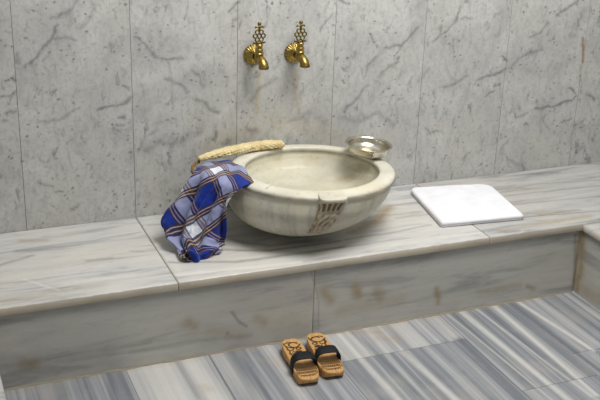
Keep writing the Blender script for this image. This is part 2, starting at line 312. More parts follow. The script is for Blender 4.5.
M_wall = mat_wall(); M_floor = mat_floor(); M_top = mat_streak('bench_marble', TOP_A, TOP_B, TOP_D, TOP_W)
M_top2 = mat_streak('bench_marble_grey', TOP2_A, TOP2_B, TOP2_D, TOP2_W)
M_riser = mat_streak('riser_marble', RIS_A, RIS_B, RIS_D, RIS_W, 18)
M_grout = mat_grout('grey_grout', (98, 94, 82), (176, 174, 166)); M_grout2 = mat_grout('worn_cement', (150, 142, 124))
M_basin = mat_basin(); M_water = mat_water()
M_brass = mat_brass('worn_brass', (170, 146, 82), (122, 102, 54), .27)
M_brass_dark = mat_brass('dark_brass', (132, 116, 62), (92, 80, 46), .38)
M_tin = mat_brass('tinned_copper', (206, 203, 194), (182, 172, 148), .2, 26)
M_plaid = mat_plaid(); M_terry = mat_terry(); M_fibre = mat_fibre(); M_wood = mat_wood()
M_strap = mat_plain('black_webbing', (12, 13, 17), (24, 25, 31), .7, 220)
M_cord = mat_plain('brown_cord', (140, 108, 60), (104, 76, 40), .85)

# ------------------------------------------------------------------ setting
H = .288; D = .5695; DR = .5587; TH = .0274
JX = [-1.13, -.7385, -.3597, .0311, .4179, .8003, 1.1798, 1.5619, 1.9395, 2.16]
def wall_back():
    cos, qs, tl, off = [], [], [], 0; g = .0007
    flips = [0, 0, 0, 0, 1, 0, 0, 0, 0]
    for k in range(len(JX)-1):
        x0, x1 = JX[k]+g, JX[k+1]-g; nu = max(8, int((x1-x0)/.0034)); nv = 270
        co, q = plane_grid((x0, 0, H-.03), (x1-x0, 0, 0), (0, 0, 1.06), nu, nv)
        u = (co[:, 0]-x0)
        if flips[k]: u = (x1-x0)-u
        cos.append(co); qs.append(q+off); off += len(co)
        tl.append(np.stack([u, co[:, 2], np.full(len(co), k*.06)], 1))
    co = np.concatenate(cos); q = np.concatenate(qs); nmain = len(q)
    # grout plane behind, and the wall above the frame
    ex = np.array([(-1.13, .004, 0), (2.16, .004, 0), (2.16, .004, 1.32), (-1.13, .004, 1.32), (-1.13, 0, 1.3), (2.16, 0, 1.3), (2.16, 0, 2.7), (-1.13, 0, 2.7)])
    n = len(co); q = np.concatenate([q, [[n, n+1, n+2, n+3], [n+4, n+5, n+6, n+7]]])
    me = np_mesh(np.concatenate([co, ex]), q)
    xz = co[:, [0, 2]]; pad = np.zeros(8)
    attr(me, 'tile', np.concatenate([np.concatenate(tl), ex[:, [0, 2, 1]]]), 'FLOAT_VECTOR')
    attr(me, 'vein', np.concatenate([mark(xz, WALL_VEIN, .012, 34, 1.6), pad]))
    rust = [l for l in WALL_STAIN if l[0][0][0] > 1.85]; st = [l for l in WALL_STAIN if l not in rust]
    attr(me, 'stain', np.concatenate([mark(xz, st, .02, 14, 2), pad])); attr(me, 'rust', np.concatenate([mark(xz, rust, .004, 40, 2), pad]))
    attr(me, 'pale', np.concatenate([mark(xz, WALL_PALE, .02, 14, 2), pad]))
    o = link('wall_back', me, [M_wall, M_grout], None, False)
    mi = np.zeros(nmain+2, np.int32); mi[nmain] = 1; me.polygons.foreach_set('material_index', mi)
    return tag(o, kind='structure')
wall_back()

def side_wall(name, x, n):
    V = [(x, 0, 0), (x, -4.2, 0), (x, -4.2, 2.7), (x, 0, 2.7)]
    me = mesh_pd(V, [(0, 1, 2, 3) if n > 0 else (3, 2, 1, 0)]); attr(me, 'tile', [(v[1], v[2], 3) for v in V], 'FLOAT_VECTOR')
    tag(link(name, me, M_wall, None, False), kind='structure')
side_wall('wall_left', -1.13, -1); side_wall('wall_right', 2.16, 1)

def floor():
    # marble tiles laid in columns; each its own piece of stone
    XB = [-1.13, -.945, -.545, -.147, .1328, .52, .962, 1.30, 1.586, 2.16]
    YB = {4: [-.5, -1.5], 5: [-.5, -1.75], 6: [-.5, -.742, -1.5], 7: [-.5, -.955, -1.6], 8: [-.5, -1.2], 3: [-.5, -1.4], 2: [-.5, -1.2]}
    XB = [-1.13, -.945, -.545, -.147, .1328, .52, 1.0085, 1.3002, 1.586, 2.16]
    YB = {3: [-.5, -1.4], 5: [-.5, -.748, -1.35], 6: [-.5, -1.1], 7: [-.5, -.958, -1.5]}
    cos, qs, tl, sh, off, g = [], [], [], [], 0, .0007
    SH = {(2, 0): -.04, (3, 0): .07, (4, 0): .0, (5, 0): .06, (5, 1): -.005, (6, 0): -.02, (7, 0): -.04, (7, 1): .0, (8, 0): -.07, (8, 1): -.04}
    for c in range(len(XB)-1):
        ys = list(YB.get(c, [-.5, -1.3])); 
        while ys[-1] > -4.2: ys.append(max(ys[-1]-.8, -4.2))
        for r in range(len(ys)-1):
            x0, x1, y1, y0 = XB[c]+g, XB[c+1]-g, ys[r]-g, ys[r+1]+g
            near = y1 > -1.3 and c > 0
            nu, nv = (int((x1-x0)/.0028), int((y1-y0)/.004)) if near else (8, 8)
            co, q = plane_grid((x0, y0, 0), (x1-x0, 0, 0), (0, y1-y0, 0), nu, nv)
            cos.append(co); qs.append(q+off); off += len(co)
            k = c*3+r; tl.append(np.stack([co[:, 0]+k*1.37, co[:, 1]+k*.7, np.full(len(co), k*.9)], 1))
            sh.append(np.full(len(co), SH.get((c, r), 0)))
    co = np.concatenate(cos); q = np.concatenate(qs); n = len(co); nm = len(q)
    ex = np.array([(-1.13, -4.2, -.003), (2.16, -4.2, -.003), (2.16, 0, -.003), (-1.13, 0, -.003)])
    me = np_mesh(np.concatenate([co, ex]), np.concatenate([q, [[n, n+1, n+2, n+3]]]))
    z4 = np.zeros(4)
    attr(me, 'tile', np.concatenate([np.concatenate(tl), ex]), 'FLOAT_VECTOR'); attr(me, 'shade', np.concatenate([np.concatenate(sh), z4]))
    xy = co[:, :2]
    pale = [([(1.096, -.5), (1.118, -1.2)], .012, .7), ([(1.338, -.5), (1.39, -.96)], .010, .8), ([(.757, -.755), (.80, -1.3)], .014, .6), ([(.60, -.5), (.615, -1.2)], .012, .7), ([(1.04, -.5), (1.07, -1.2)], .005, .5), ([(1.16, -.5), (1.2, -1.2)], .006, .5), ([(1.245, -.5), (1.22, -1.2)], .008, .7), ([(.34, -.5), (.32, -1.)], .02, .35), ([(-.05, -.5), (-.03, -1)], .07, .65), ([(.06, -.5), (.09, -1)], .03, .7), ([(.155, -.5), (.2, -1)], .03, .35)]
    vein = [([(1.312, -.5), (1.328, -1.2)], .013, .85), ([(1.27, -.5), (1.272, -1.2)], .012, .45), ([(.988, -.752), (.972, -1.3)], .022, .8), ([(.93, -.752), (.90, -1.3)], .02, .35), ([(.255, -.5), (.225, -1.)], .012, .6), ([(.215, -.5), (.17, -1)], .02, .35), ([(-.20, -.5), (-.24, -1)], .014, .6), ([(.02, -.5), (.025, -.8)], .008, .3), ([(-.3, -.5), (-.33, -1)], .02, .4), ([(.136, -.5), (.128, -.9)], .004, .6), ([(.46, -.6), (.44, -1)], .012, .45), ([(.53, -.6), (.56, -1)], .015, .4), ([(1.48, -.5), (1.5, -.95)], .025, .4), ([(.65, -.5), (.70, -1.2)], .01, .45)]
    attr(me, 'pale', np.concatenate([mark(xy, pale, .0006, 9, 2.5, .15), z4])); attr(me, 'vein', np.concatenate([mark(xy, vein, .0006, 9, 2.2, .15), z4]))
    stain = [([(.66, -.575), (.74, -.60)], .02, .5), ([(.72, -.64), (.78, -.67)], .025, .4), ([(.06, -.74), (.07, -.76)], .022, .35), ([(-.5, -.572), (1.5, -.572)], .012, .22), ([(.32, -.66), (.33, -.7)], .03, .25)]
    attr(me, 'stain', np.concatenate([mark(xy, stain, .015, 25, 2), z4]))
    o = link('floor', me, [M_floor, M_grout], None, False)
    mi = np.zeros(nm+1, np.int32); mi[nm] = 1; me.polygons.foreach_set('material_index', mi)
    tag(o, kind='structure')
floor()

# ------------------------------------------------------------------ marble benches
def side_panel(name, x, x2, y0, y1, z0, z1, parent, mat, seed):
    nu, nv = 300, 40; co, q = plane_grid((x, y1, z0), (0, y0-y1, 0), (0, 0, z1-z0), nu, nv); n = len(co)
    if x2 < x: q = q[:, ::-1]
    V = np.concatenate([co, [(x2, y1, z0), (x2, y0, z0), (x2, y0, z1), (x2, y1, z1)]])
    c = [0, (nu-1)*nv, nu*nv-1, nv-1]
    q = np.concatenate([q, [[c[0], n, n+3, c[3]], [c[1], c[2], n+2, n+1], [n, n+1, n+2, n+3], [c[3], n+3, n+2, c[2]], [c[0], c[1], n+1, n]]])
    me = np_mesh(V, q); tile = np.stack([V[:, 1]+seed*1.7, V[:, 2], np.full(len(V), seed*.8)], 1); attr(me, 'tile', tile, 'FLOAT_VECTOR')
    yz = co[:, 1:]; st = mark(yz, [([(-.575, .02), (-.58, .12), (-.565, .25)], .022, .75), ([(-.62, .02), (-.70, .04)], .03, .45)], .012, 22, 2.)
    attr(me, 'stain', np.concatenate([st, np.zeros(4)]))
    for a in ('vein', 'pale'): attr(me, a, np.zeros(len(V)))
    return link(name, me, mat, parent, False)

def slab(name, x0, x1, y0, y1, z0, z1, parent, mat, seed, lines=None, res=.0035, face='top', bev=.003):
    """a stone slab: dense marked top (or front) with eased edges"""
    g = .0009; x0 += g; x1 -= g
    if face == 'top':
        nu, nv = max(4, int((x1-x0)/res)), max(4, int((y1-y0)/res))
        co, q = plane_grid((x0, y0, z1), (x1-x0, 0, 0), (0, y1-y0, 0), nu, nv)
        s, t = co[:, 0], co[:, 1]
        d = np.minimum(np.minimum(s-x0, x1-s), np.minimum(t-y0, y1-t))
        co[:, 2] -= bev*np.clip(1-d/bev, 0, 1)**2
        # slightly chipped and worn front edge
        w = np.clip(1-(t-y0)/.012, 0, 1); co[:, 2] -= w*.0016*np.clip(fbm(s*45+seed, t*0+seed, 3)-.45, 0, 1)*4
        xy = co[:, :2]; tile = np.stack([co[:, 0]+seed*1.7, co[:, 1], np.full(len(co), seed*.8)], 1)
        rim = lambda c: np.stack([c[:, 0], c[:, 1], np.full(len(c), z0)], 1)
    else:
        nu, nv = max(4, int((x1-x0)/res)), max(4, int((z1-z0)/res))
        co, q = plane_grid((x0, y0, z0), (x1-x0, 0, 0), (0, 0, z1-z0), nu, nv)
        xy = co[:, [0, 2]]; tile = np.stack([co[:, 0]+seed*1.7, co[:, 2], np.full(len(co), seed*.8)], 1)
        rim = lambda c: np.stack([c[:, 0], np.full(len(c), y1), c[:, 2]], 1)
    i = np.arange(nu)*nv; b = np.concatenate([i, i[-1]+np.arange(1, nv), i[::-1][1:]+nv-1, np.arange(nv-2, 0, -1)])
    n = len(co); rc = rim(co[b]); nb = len(b); k = np.arange(nb); k2 = (k+1) % nb
    side = np.stack([b[k2], b[k], n+k, n+k2], 1)
    me = np_mesh(np.concatenate([co, rc]), np.concatenate([q, side]))
    tl2 = tile[b].copy(); tl2[:, 1] -= (z1-z0) if face == 'top' else 0
    attr(me, 'tile', np.concatenate([tile, tl2]), 'FLOAT_VECTOR')
    for nm in ('vein', 'stain', 'pale'):
        m = mark(xy, lines[nm], .007, 12, 2., .28) if lines and nm in lines else np.zeros(n)
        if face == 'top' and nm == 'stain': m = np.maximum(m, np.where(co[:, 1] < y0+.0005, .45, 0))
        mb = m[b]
        if face == 'top' and nm == 'stain': mb = np.clip(.40+.9*fbm(co[b, 0]*14+seed, co[b, 0]*0+3.3, 4), 0, 1)*.75      # side faces unevenly darker and browner towards the bottom
        if face == 'top' and nm == 'vein': mb = mb*0+.30  # side faces also greyed evenly through the vein mask
        attr(me, nm, np.concatenate([m, mb]))
    return link(name, me, mat, parent, False)

TL = dict(vein=TOP_VEIN, stain=TOP_STAIN, pale=TOP_PALE); RL = dict(vein=RISER_VEIN, stain=RISER_STAIN)
bench = empty('marble_bench', (.5, -D, 0), 'long grey marble bench along the back wall, carrying the basin', 'bench')
def on(o, root):                        # keep world placement under a root that is moved from the origin
    for ch in o: ch.location = tuple(-c for c in root.location)
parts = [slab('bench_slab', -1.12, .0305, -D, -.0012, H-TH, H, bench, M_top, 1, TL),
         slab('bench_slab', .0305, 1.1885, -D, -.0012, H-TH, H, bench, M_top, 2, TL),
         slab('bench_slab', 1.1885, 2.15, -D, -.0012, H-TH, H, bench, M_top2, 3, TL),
         slab('riser_panel', -1.12, .508, -DR, -.02, .0005, H-TH-.0006, bench, M_riser, 4, RL, .004, 'front'),
         slab('riser_panel', .508, 1.640, -DR, -.02, .0005, H-TH-.0006, bench, M_riser, 5, RL, .004, 'front')]
# ragged mortar line where riser meets floor
V, F = [], []; n = 900
for i in range(n):
    x = -.55+2.14*i/(n-1); h = .003+.006*max(0, fbm(np.array([x*28.]), np.array([2.]))[0]-.3); w = .004+.010*max(0, fbm(np.array([x*22.+5]), np.array([7.]))[0]-.3)
    V += [(x, -DR+.002, h), (x, -DR-w*.5, h*.8), (x, -DR-w, .0003)]
me = mesh_pd(V, grid_faces(n, 3)); parts.append(link('mortar_joint', me, M_grout2, bench))
for x in (.0305, 1.1885):
    bm = bmesh.new(); bmesh.ops.create_cube(bm, size=1, matrix=Matrix.Translation((x, -D/2, H-TH/2-.0006)) @ Matrix.Diagonal((.0030, D-.003, TH-.002, 1)))
    parts.append(bm_obj('mortar_joint', bm, M_grout2, bench, False))
on(parts, bench)

def return_bench(root, x0, x1, seed, edge):
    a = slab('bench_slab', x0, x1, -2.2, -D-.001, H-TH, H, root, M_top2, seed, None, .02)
    r0, r1 = (x0+.012, x1) if edge < 0 else (x0, x1-.012)
    b = side_panel('riser_panel', r0 if edge < 0 else r1, r1 if edge < 0 else r0, -2.19, -DR-.0012, .0005, H-TH-.0006, root, M_riser2, seed+1)
    on([a, b], root)
M_riser2 = M_riser
rb = empty('marble_bench', (1.87, -1.4, 0), 'marble return bench at the far right, its corner just in view', 'bench')
return_bench(rb, 1.590, 2.15, 7, -1)
lb = empty('marble_bench', (-.85, -1.4, 0), 'marble return bench whose pale edge shows in the lower left corner', 'bench')
return_bench(lb, -1.12, -.563, 10, 1)

# ------------------------------------------------------------------ washbasin
BC = (.599, -.294); BA, BB = .299, .280; BT = math.radians(-20)
BU = np.array([math.cos(BT), math.sin(BT)]); BV = np.array([-BU[1], BU[0]])
OUT = [(.80, .5205), (.815, .5230), (.85, .5235), (.90, .5225), (.95, .5195), (.98, .5155), (.995, .5110), (1.0, .5050), (.999, .4995), (.992, .4960), (.980, .4940), (.972, .4915), (.978, .480), (.970, .450), (.925, .415), (.845, .384), (.735, .358), (.61, .339), (.50, .327), (.37, .317), (.28, .303), (.25, .2885), (.0, .2885)]
INN = [(.80, .5205), (.793, .5165), (.793, .512), (.80, .505), (.81, .495), (.80, .475), (.75, .448), (.65, .432), (.5, .420), (.3, .414), (.0, .412)]
WZ = .5045
def skew(z): return -.068*max(0, (.50-z)/.21)
def bpt(s, z, a):
    p = np.array(BC)+BU*BA*s*math.cos(a)+BV*BB*s*math.sin(a)
    return np.array([p[0]+skew(z), p[1], z])
def resample(P, n):
    P = np.array(P); d = np.concatenate([[0], np.cumsum(np.hypot(*(np.diff(P, axis=0)*[.29, 1]).T))]); t = np.linspace(0, d[-1], n)
    # Catmull style smoothing by dense linear + small blur
    Q = np.stack([np.interp(t, d, P[:, 0]), np.interp(t, d, P[:, 1])], 1)
    for _ in range(2): Q[1:-1] = .25*Q[:-2]+.5*Q[1:-1]+.25*Q[2:]
    return Q
basin = empty('washbasin', (BC[0], BC[1], H), 'round carved marble washbasin full of water on the bench', 'basin')
def rev(prof, na=220, wob=.0016):
    V = []
    for i in range(na):
        a = 2*PI*i/na
        w = 1+wob*(math.sin(3*a+1)+.7*math.sin(7*a)+.5*math.sin(13*a+2))
        for s, z in prof: V.append(bpt(s*w if s < .9 or True else s, z, a))
    return V
prof = np.concatenate([resample(INN, 60)[::-1][:-1], resample(OUT, 90)])
na = 220; V = rev(prof, na); F = grid_faces(na, len(prof), True)
me = mesh_pd(V, F); co = np.array(V)
ang = np.arctan2((co[:, :2]-BC)@BV/BB, (co[:, :2]-BC)@BU/BA)
kk = np.tile(np.arange(len(prof)), na); zz = co[:, 2]; outer = kk > 75
gr = np.where(outer, np.exp(-((zz-.4918)/.0022)**2)*.8, 0)+np.where(outer, np.exp(-((zz-.291)/.02)**2)*.3, 0)  # thin shade line painted into the undercut below the lip; foot slightly darker
gr += np.where(~outer, np.exp(-((zz-.507)/.007)**2)*.75, 0)  # shade of the overhanging inner lip, painted on the wall above the water
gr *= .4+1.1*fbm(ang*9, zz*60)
rad = np.hypot((co[:, 0]-BC[0])/BA, (co[:, 1]-BC[1])/BB)
gr = np.maximum(gr, np.where((~outer) & (zz < .5), np.clip(np.cos(ang-.35)-.25, 0, 1)*np.clip((rad-.40)/.25, 0, 1)*(.25+.6*np.clip(fbm(co[:, 0]*9, co[:, 1]*24, 4)-.25, 0, 1)), 0))  # dark water reflection painted into the right side of the interior
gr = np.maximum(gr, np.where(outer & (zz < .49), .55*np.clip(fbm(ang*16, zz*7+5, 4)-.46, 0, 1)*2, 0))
# hairline crack over the front rim
gr = np.maximum(gr, np.where(zz > .47, .55*np.exp(-((ang+2.21+.02*np.sin(zz*200))/.006)**2), 0))
st = np.where(~outer, np.clip(fbm(co[:, 0]*12, co[:, 1]*22, 4)-.30, 0, 1)*3.2*(zz < .498)*np.clip(np.cos(ang-.25), 0, 1)**1.2*np.clip((np.hypot((co[:, 0]-BC[0])/BA, (co[:, 1]-BC[1])/BB)-.45)/.2, 0, 1), np.clip(fbm(ang*5, zz*14)-.5, 0, 1)*.8)  # inside: brown of the painted reflection; outside: stain blotches
attr(me, 'grime_shade', np.clip(gr, 0, 1)); attr(me, 'stain', np.clip(st, 0, 1))
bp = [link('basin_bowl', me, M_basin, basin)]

# carved lug hanging under the rim at the front
def lug():
    q0 = np.array([.566, -.520])-BC; a0 = math.atan2(q0@BV/BB, q0@BU/BA)
    # path over rim and down the outside: s,z,extra thickness
    OB = np.array(OUT[11:-1])[::-1]; body = lambda z: float(np.interp(z, OB[:, 1], OB[:, 0]))
    path = [(.87, .5240, .0003), (.92, .5235, .002), (.96, .5228, .010), (.99, .5215, .017), (1.0, .5185, .0245), (1.0, .513, .0255), (.995, .507, .0235), (.98, .499, .016), (body(.485), .485, .0145)]
    path += [(body(z), z, e) for z, e in ((.466, .014), (.448, .0145), (.43, .015), (.412, .015), (.395, .014), (.38, .011), (.366, .003))]
    P = np.array(path); tt = np.linspace(0, len(path)-1, 90); k = np.arange(len(path))
    S, Z, E = [np.interp(tt, k, P[:, i]) for i in range(3)]
    nu = 90; V, g = [], []
    for i in range(nu):
        t = -1+2*i/(nu-1)
        for j in range(90):
            v = j/89.; s, z, e = S[j], Z[j], E[j]
            hw = .160 if z > .5 or j < 35 else .160-.025*min(1, (.5-z)/.03)-.015*min(1, max(0, (.47-z)/.1))
            hw *= 1+(.05*math.sin(z*140) if j > 38 else 0)
            a = a0+t*hw
            fall = 1-max(0, (abs(t)-.9)/.1)**2
            x, cut = t*.05, 0.
            rel, dirt = 0., 0.
            if j > 38:
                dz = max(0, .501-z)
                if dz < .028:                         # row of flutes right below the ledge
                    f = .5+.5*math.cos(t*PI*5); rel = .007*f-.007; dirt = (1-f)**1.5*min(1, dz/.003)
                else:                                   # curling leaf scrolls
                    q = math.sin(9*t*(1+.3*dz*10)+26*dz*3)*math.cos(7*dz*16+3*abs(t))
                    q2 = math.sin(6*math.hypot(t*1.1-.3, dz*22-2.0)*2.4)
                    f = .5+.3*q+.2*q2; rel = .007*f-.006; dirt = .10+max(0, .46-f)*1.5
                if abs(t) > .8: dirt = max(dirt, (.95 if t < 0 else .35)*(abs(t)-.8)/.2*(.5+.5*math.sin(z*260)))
            e2 = (e*(1-abs(t)**5*.7) if j < 38 else e+rel)*fall-(.004 if abs(t) > .985 else 0)
            p = bpt(s, z, a); n = BU*math.cos(a)/BA+BV*math.sin(a)/BB; n /= np.linalg.norm(n)
            V.append((p[0]+n[0]*e2, p[1]+n[1]*e2, z)); g.append(min(1, dirt))
    me = mesh_pd(V, [f[::-1] for f in grid_faces(nu, 90)])
    attr(me, 'grime_shade', g); attr(me, 'stain', [.12+.35*(x > .02)+.4*max(0, x) for x in g])
    return link('carved_lug', me, M_basin, basin)
bp.append(lug()); on(bp, basin)

# water standing just below the rim
V = [(BC[0], BC[1], WZ)]; n = 160; wl_ = .799
for i in range(n):
    p = bpt(wl_+.003, WZ, 2*PI*i/n); V.append((p[0], p[1], WZ))
wat = link('basin_water', mesh_pd(V, [(0, 1+i, 1+(i+1) % n) for i in range(n)]), M_water)
tag(wat, 'clear still water filling the marble basin', 'water', kind='stuff')

# ------------------------------------------------------------------ generic lathes / tubes
def lathe(bm, prof, seg, mtx=None, flute=None):
    rings = []
    for r, z in prof:
        ring = []
        for i in range(seg):
            a = 2*PI*i/seg; rr = r*(1+(flute(a, r) if flute else 0))
            p = Vector((rr*math.cos(a), rr*math.sin(a), z)); ring.append(bm.verts.new(mtx @ p if mtx else p))
        rings.append(ring)
    for A, B in zip(rings[:-1], rings[1:]):
        for i in range(seg): bm.faces.new((A[i], A[(i+1) % seg], B[(i+1) % seg], B[i]))
    return rings
def cap(bm, ring, flip=False):
    bm.faces.new(ring[::-1] if flip else ring)
def tube(bm, pts, rad, seg=16, caps=True):
    pts = [Vector(p) for p in pts]; rings = []; up = Vector((.13, .2, 1)).normalized()
    for k, p in enumerate(pts):
        d = (pts[min(k+1, len(pts)-1)]-pts[max(k-1, 0)]).normalized()
        x = d.cross(up)
        if x.length < .05: x = d.cross(Vector((1, 0, 0)))
        x.normalize(); y = x.cross(d)
        r = rad[k] if isinstance(rad, (list, tuple)) else rad
        rings.append([bm.verts.new(p+(x*math.cos(2*PI*i/seg)+y*math.sin(2*PI*i/seg))*r) for i in range(seg)])
    for A, B in zip(rings[:-1], rings[1:]):
        for i in range(seg): bm.faces.new((A[i], A[(i+1) % seg], B[(i+1) % seg], B[i]))
    if caps: cap(bm, rings[0], True); cap(bm, rings[-1])
def torus(bm, c, R, r, nrm='y', seg=28, ms=8, sy=1.0):
    rings = []
    for i in range(seg):
        a = 2*PI*i/seg; ring = []
        for k in range(ms):
            b = 2*PI*k/ms; rr = R+r*math.cos(b)
            ring.append(bm.verts.new((c[0]+rr*math.cos(a), c[1]+r*sy*math.sin(b), c[2]+rr*math.sin(a))))
        rings.append(ring)
    for i in range(seg):
        A, B = rings[i], rings[(i+1) % seg]
        for k in range(ms): bm.faces.new((A[k], A[(k+1) % ms], B[(k+1) % ms], B[k]))
def boxb(bm, c, s, bev=.0):
    r = bmesh.ops.create_cube(bm, size=1, matrix=Matrix.Translation(c) @ Matrix.Diagonal((*s, 1)))
    if bev:
        es = list({e for v in r['verts'] for e in v.link_edges}); bmesh.ops.bevel(bm, geom=es, offset=bev, segments=2, affect='EDGES')

# ------------------------------------------------------------------ brass taps
def tap(root):
    # fluted rosette: axis along -y
    mt = Matrix.Rotation(PI/2, 4, 'X')             # local z -> -y
    bm = bmesh.new()
    pr = [(.0365, .0005), (.0375, .003), (.0365, .006), (.0335, .009), (.028, .013), (.020, .018), (.0145, .022), (.0125, .026)]
    P = np.array(pr); k = np.linspace(0, len(pr)-1, 26); pr2 = list(zip(np.interp(k, range(len(pr)), P[:, 0]), np.interp(k, range(len(pr)), P[:, 1])))
    lathe(bm, pr2, 144, mt, lambda a, r: .10*(abs(math.sin(a*11))-.6)*min(1, max(0, (r-.013)/.02)))
    bmesh.ops.recalc_face_normals(bm, faces=bm.faces); bm_obj('rosette', bm, M_brass, root)
    # body: stem out of the wall, valve column, spout turned down
    bm = bmesh.new()
    tube(bm, [(0, -.024, 0), (0, -.04, 0), (0, -.058, 0), (0, -.066, 0)], [.0115, .0115, .014, .012], 24)
    lathe(bm, [(.0001, -.016), (.012, -.015), (.0155, -.008), (.016, .002), (.0145, .008), (.0165, .010), (.0165, .014), (.0135, .016), (.013, .022), (.0150, .024), (.0150, .028), (.0125, .030), (.0120, .040), (.0135, .042), (.0135, .046), (.009, .049), (.0001, .050)], 28, Matrix.Translation((0, -.06, .004)))
    bmesh.ops.recalc_face_normals(bm, faces=bm.faces); bm_obj('valve_body', bm, M_brass, root)
    bm = bmesh.new()
    tube(bm, [(0, -.056, .002), (.002, -.066, -.001), (.004, -.076, -.006), (.006, -.085, -.013), (.007, -.0895, -.020), (.0075, -.091, -.026)], [.0135, .0150, .0162, .0170, .0175, .0178], 26, False)
    tube(bm, [(.0075, -.0908, -.024), (.0075, -.0912, -.028), (.0075, -.0914, -.031)], [.0178, .0192, .0182], 26, False)
    tube(bm, [(.0075, -.0914, -.031), (.0075, -.0912, -.028), (.0075, -.089, -.014)], [.0150, .0135, .0125], 26, True)
    # lip ring closing mouth
    lathe(bm, [(.0182, 0), (.0165, -.0012), (.0150, 0)], 26, Matrix.Translation((.0075, -.0914, -.031)))
    bmesh.ops.recalc_face_normals(bm, faces=bm.faces); bm_obj('spout', bm, M_brass, root)
    # pierced key: lattice of rings, cross finial
    bm = bmesh.new(); y = -.06; z0 = .054
    boxb(bm, (0, y, z0+.0015), (.036, .008, .005), .001)
    for sx in (-1, 1): tube(bm, [(sx*.017, y, z0+.001), (sx*.0215, y, z0+.002), (sx*.0225, y, z0+.007)], [.003, .003, .0015], 8)
    cz = z0+.0265
    torus(bm, (0, y, cz), .0066, .0026)
    for q in range(6):
        a = q*PI/3; torus(bm, (.0150*math.cos(a), y, cz+.0150*math.sin(a)), .0072, .0027)
    tube(bm, [(0, y, cz+.020), (0, y, cz+.030), (0, y, cz+.038)], [.0045, .004, .0045], 10)
    tube(bm, [(-.0165, y, cz+.0285), (-.012, y, cz+.0325), (0, y, cz+.0305), (.012, y, cz+.0325), (.0165, y, cz+.0285)], [.0022, .0034, .0034, .0034, .0022], 10)
    bmesh.ops.create_uvsphere(bm, u_segments=14, v_segments=10, radius=.0075, matrix=Matrix.Translation((0, y, cz+.043)) @ Matrix.Diagonal((1, .7, 1.0, 1)))
    bmesh.ops.recalc_face_normals(bm, faces=bm.faces); bm_obj('key_handle', bm, M_brass_dark, root)
tp = empty('brass_tap', (.478, -.0005, .868), 'left of the two ornate brass taps on the marble wall', 'tap', 'brass taps above the basin')
tap(tp)
t2 = tp.copy(); C.objects.link(t2); t2.location = (.636, -.0005, .865); t2['label'] = 'right of the two ornate brass taps on the marble wall'
for ch in list(tp.children):
    c = ch.copy(); C.objects.link(c); c.parent = t2

# ------------------------------------------------------------------ tinned bowl on the rim
TC = TASC
bm = bmesh.new()
pr = [(.0001, .003), (.025, .003), (.045, .005), (.060, .011), (.070, .021), (.0745, .032), (.0765, .041), (.080, .0455), (.0845, .0465), (.087, .0455), (.087, .0440), (.083, .0425), (.0795, .038), (.0775, .030), (.0762, .0195), (.068, .0090), (.052, .0022), (.036, .0), (.030, .0), (.0001, .0006)]
# rounded up with extra samples
P = np.array(pr); k = np.linspace(0, len(pr)-1, 77); pr = list(zip(np.interp(k, range(len(P)), P[:, 0]), .90*np.interp(k, range(len(P)), P[:, 1])))
lathe(bm, pr, 72); bmesh.ops.recalc_face_normals(bm, faces=bm.faces)
tas = bm_obj('metal_bowl', bm, M_tin); tas.location = TC; tas.rotation_euler = (math.radians(2), math.radians(3), 0)
tag(tas, 'shallow shiny silver metal bowl resting on the basin rim', 'bowl')

# ------------------------------------------------------------------ fibre scrubber on the back rim
def NZ(x, y): return float(fbm(np.array([x]), np.array([y]), 3)[0])
def scrub():
    root = empty('scrubbing_mitt', (.42, -.075, .522), 'long tan woven fibre scrubber lying on the back rim', 'scrubber')
    ctrl = np.array([(.232, -.125, .528), (.258, -.117, .5295), (.30, -.104, .531), (.36, -.087, .533), (.42, -.074, .5345), (.48, -.067, .5355), (.54, -.064, .5345), (.578, -.063, .531)])
    n, m = 260, 56; V = []
    tt = np.linspace(0, len(ctrl)-1, n); P = np.stack([np.interp(tt, range(len(ctrl)), ctrl[:, i]) for i in range(3)], 1)
    for _ in range(30): P[1:-1] = .25*P[:-2]+.5*P[1:-1]+.25*P[2:]
    for i in range(n):
        u = i/(n-1); d = P[min(i+1, n-1)]-P[max(i-1, 0)]; d /= np.linalg.norm(d)
        sd = np.cross(d, (0, 0, 1)); sd /= np.linalg.norm(sd); up = np.cross(sd, d)
        w = .0215*(.45+.55*min(1, u/.4)); h = .0140*(.5+.5*min(1, u/.35))
        if u > .86: w *= 1.05; h *= .8
        e = 1
        if u < .03: e = math.sqrt(max(.02, 1-((.03-u)/.03)**2))
        if u > .985: e = math.sqrt(max(.05, 1-((u-.985)/.015)**2))
        for j in range(m):
            a = 2*PI*j/m; ca, sa = math.cos(a), math.sin(a)
            sq = (abs(ca)**3+abs(sa)**3)**(-1/3.)
            kn = 1+.10*math.sin(u*70+2.6*math.sin(2*a+u*7))*math.cos(5*a+u*31)+.10*math.sin(u*210+a*9+3*math.sin(u*40))*math.sin(a*7-u*60)+.16*(NZ(u*26+3, a*2.2)-.5)
            V.append(P[i]+(0, 0, .0065)+sd*ca*sq*w*e*kn+up*sa*sq*h*e*kn)
    F = grid_faces(n, m); F += [(i*m+m-1, (i+1)*m+m-1, (i+1)*m, i*m) for i in range(n-1)]
    F += [tuple(range(m))[::-1], tuple((n-1)*m+k for k in range(m))]
    bm = bmesh.new(); me = mesh_pd(V, F); bm.from_mesh(me); bmesh.ops.recalc_face_normals(bm, faces=bm.faces); bm.to_mesh(me); bm.free()
    a = link('woven_pad', me, M_fibre, root)
    bm = bmesh.new(); tube(bm, [(.238, -.117, .522), (.222, -.124, .520), (.208, -.137, .512), (.202, -.150, .500), (.206, -.158, .492)], [.006, .006, .0055, .006, .005], 10)
    b = bm_obj('hanging_cord', bm, M_cord, root); on([a, b], root)
scrub()

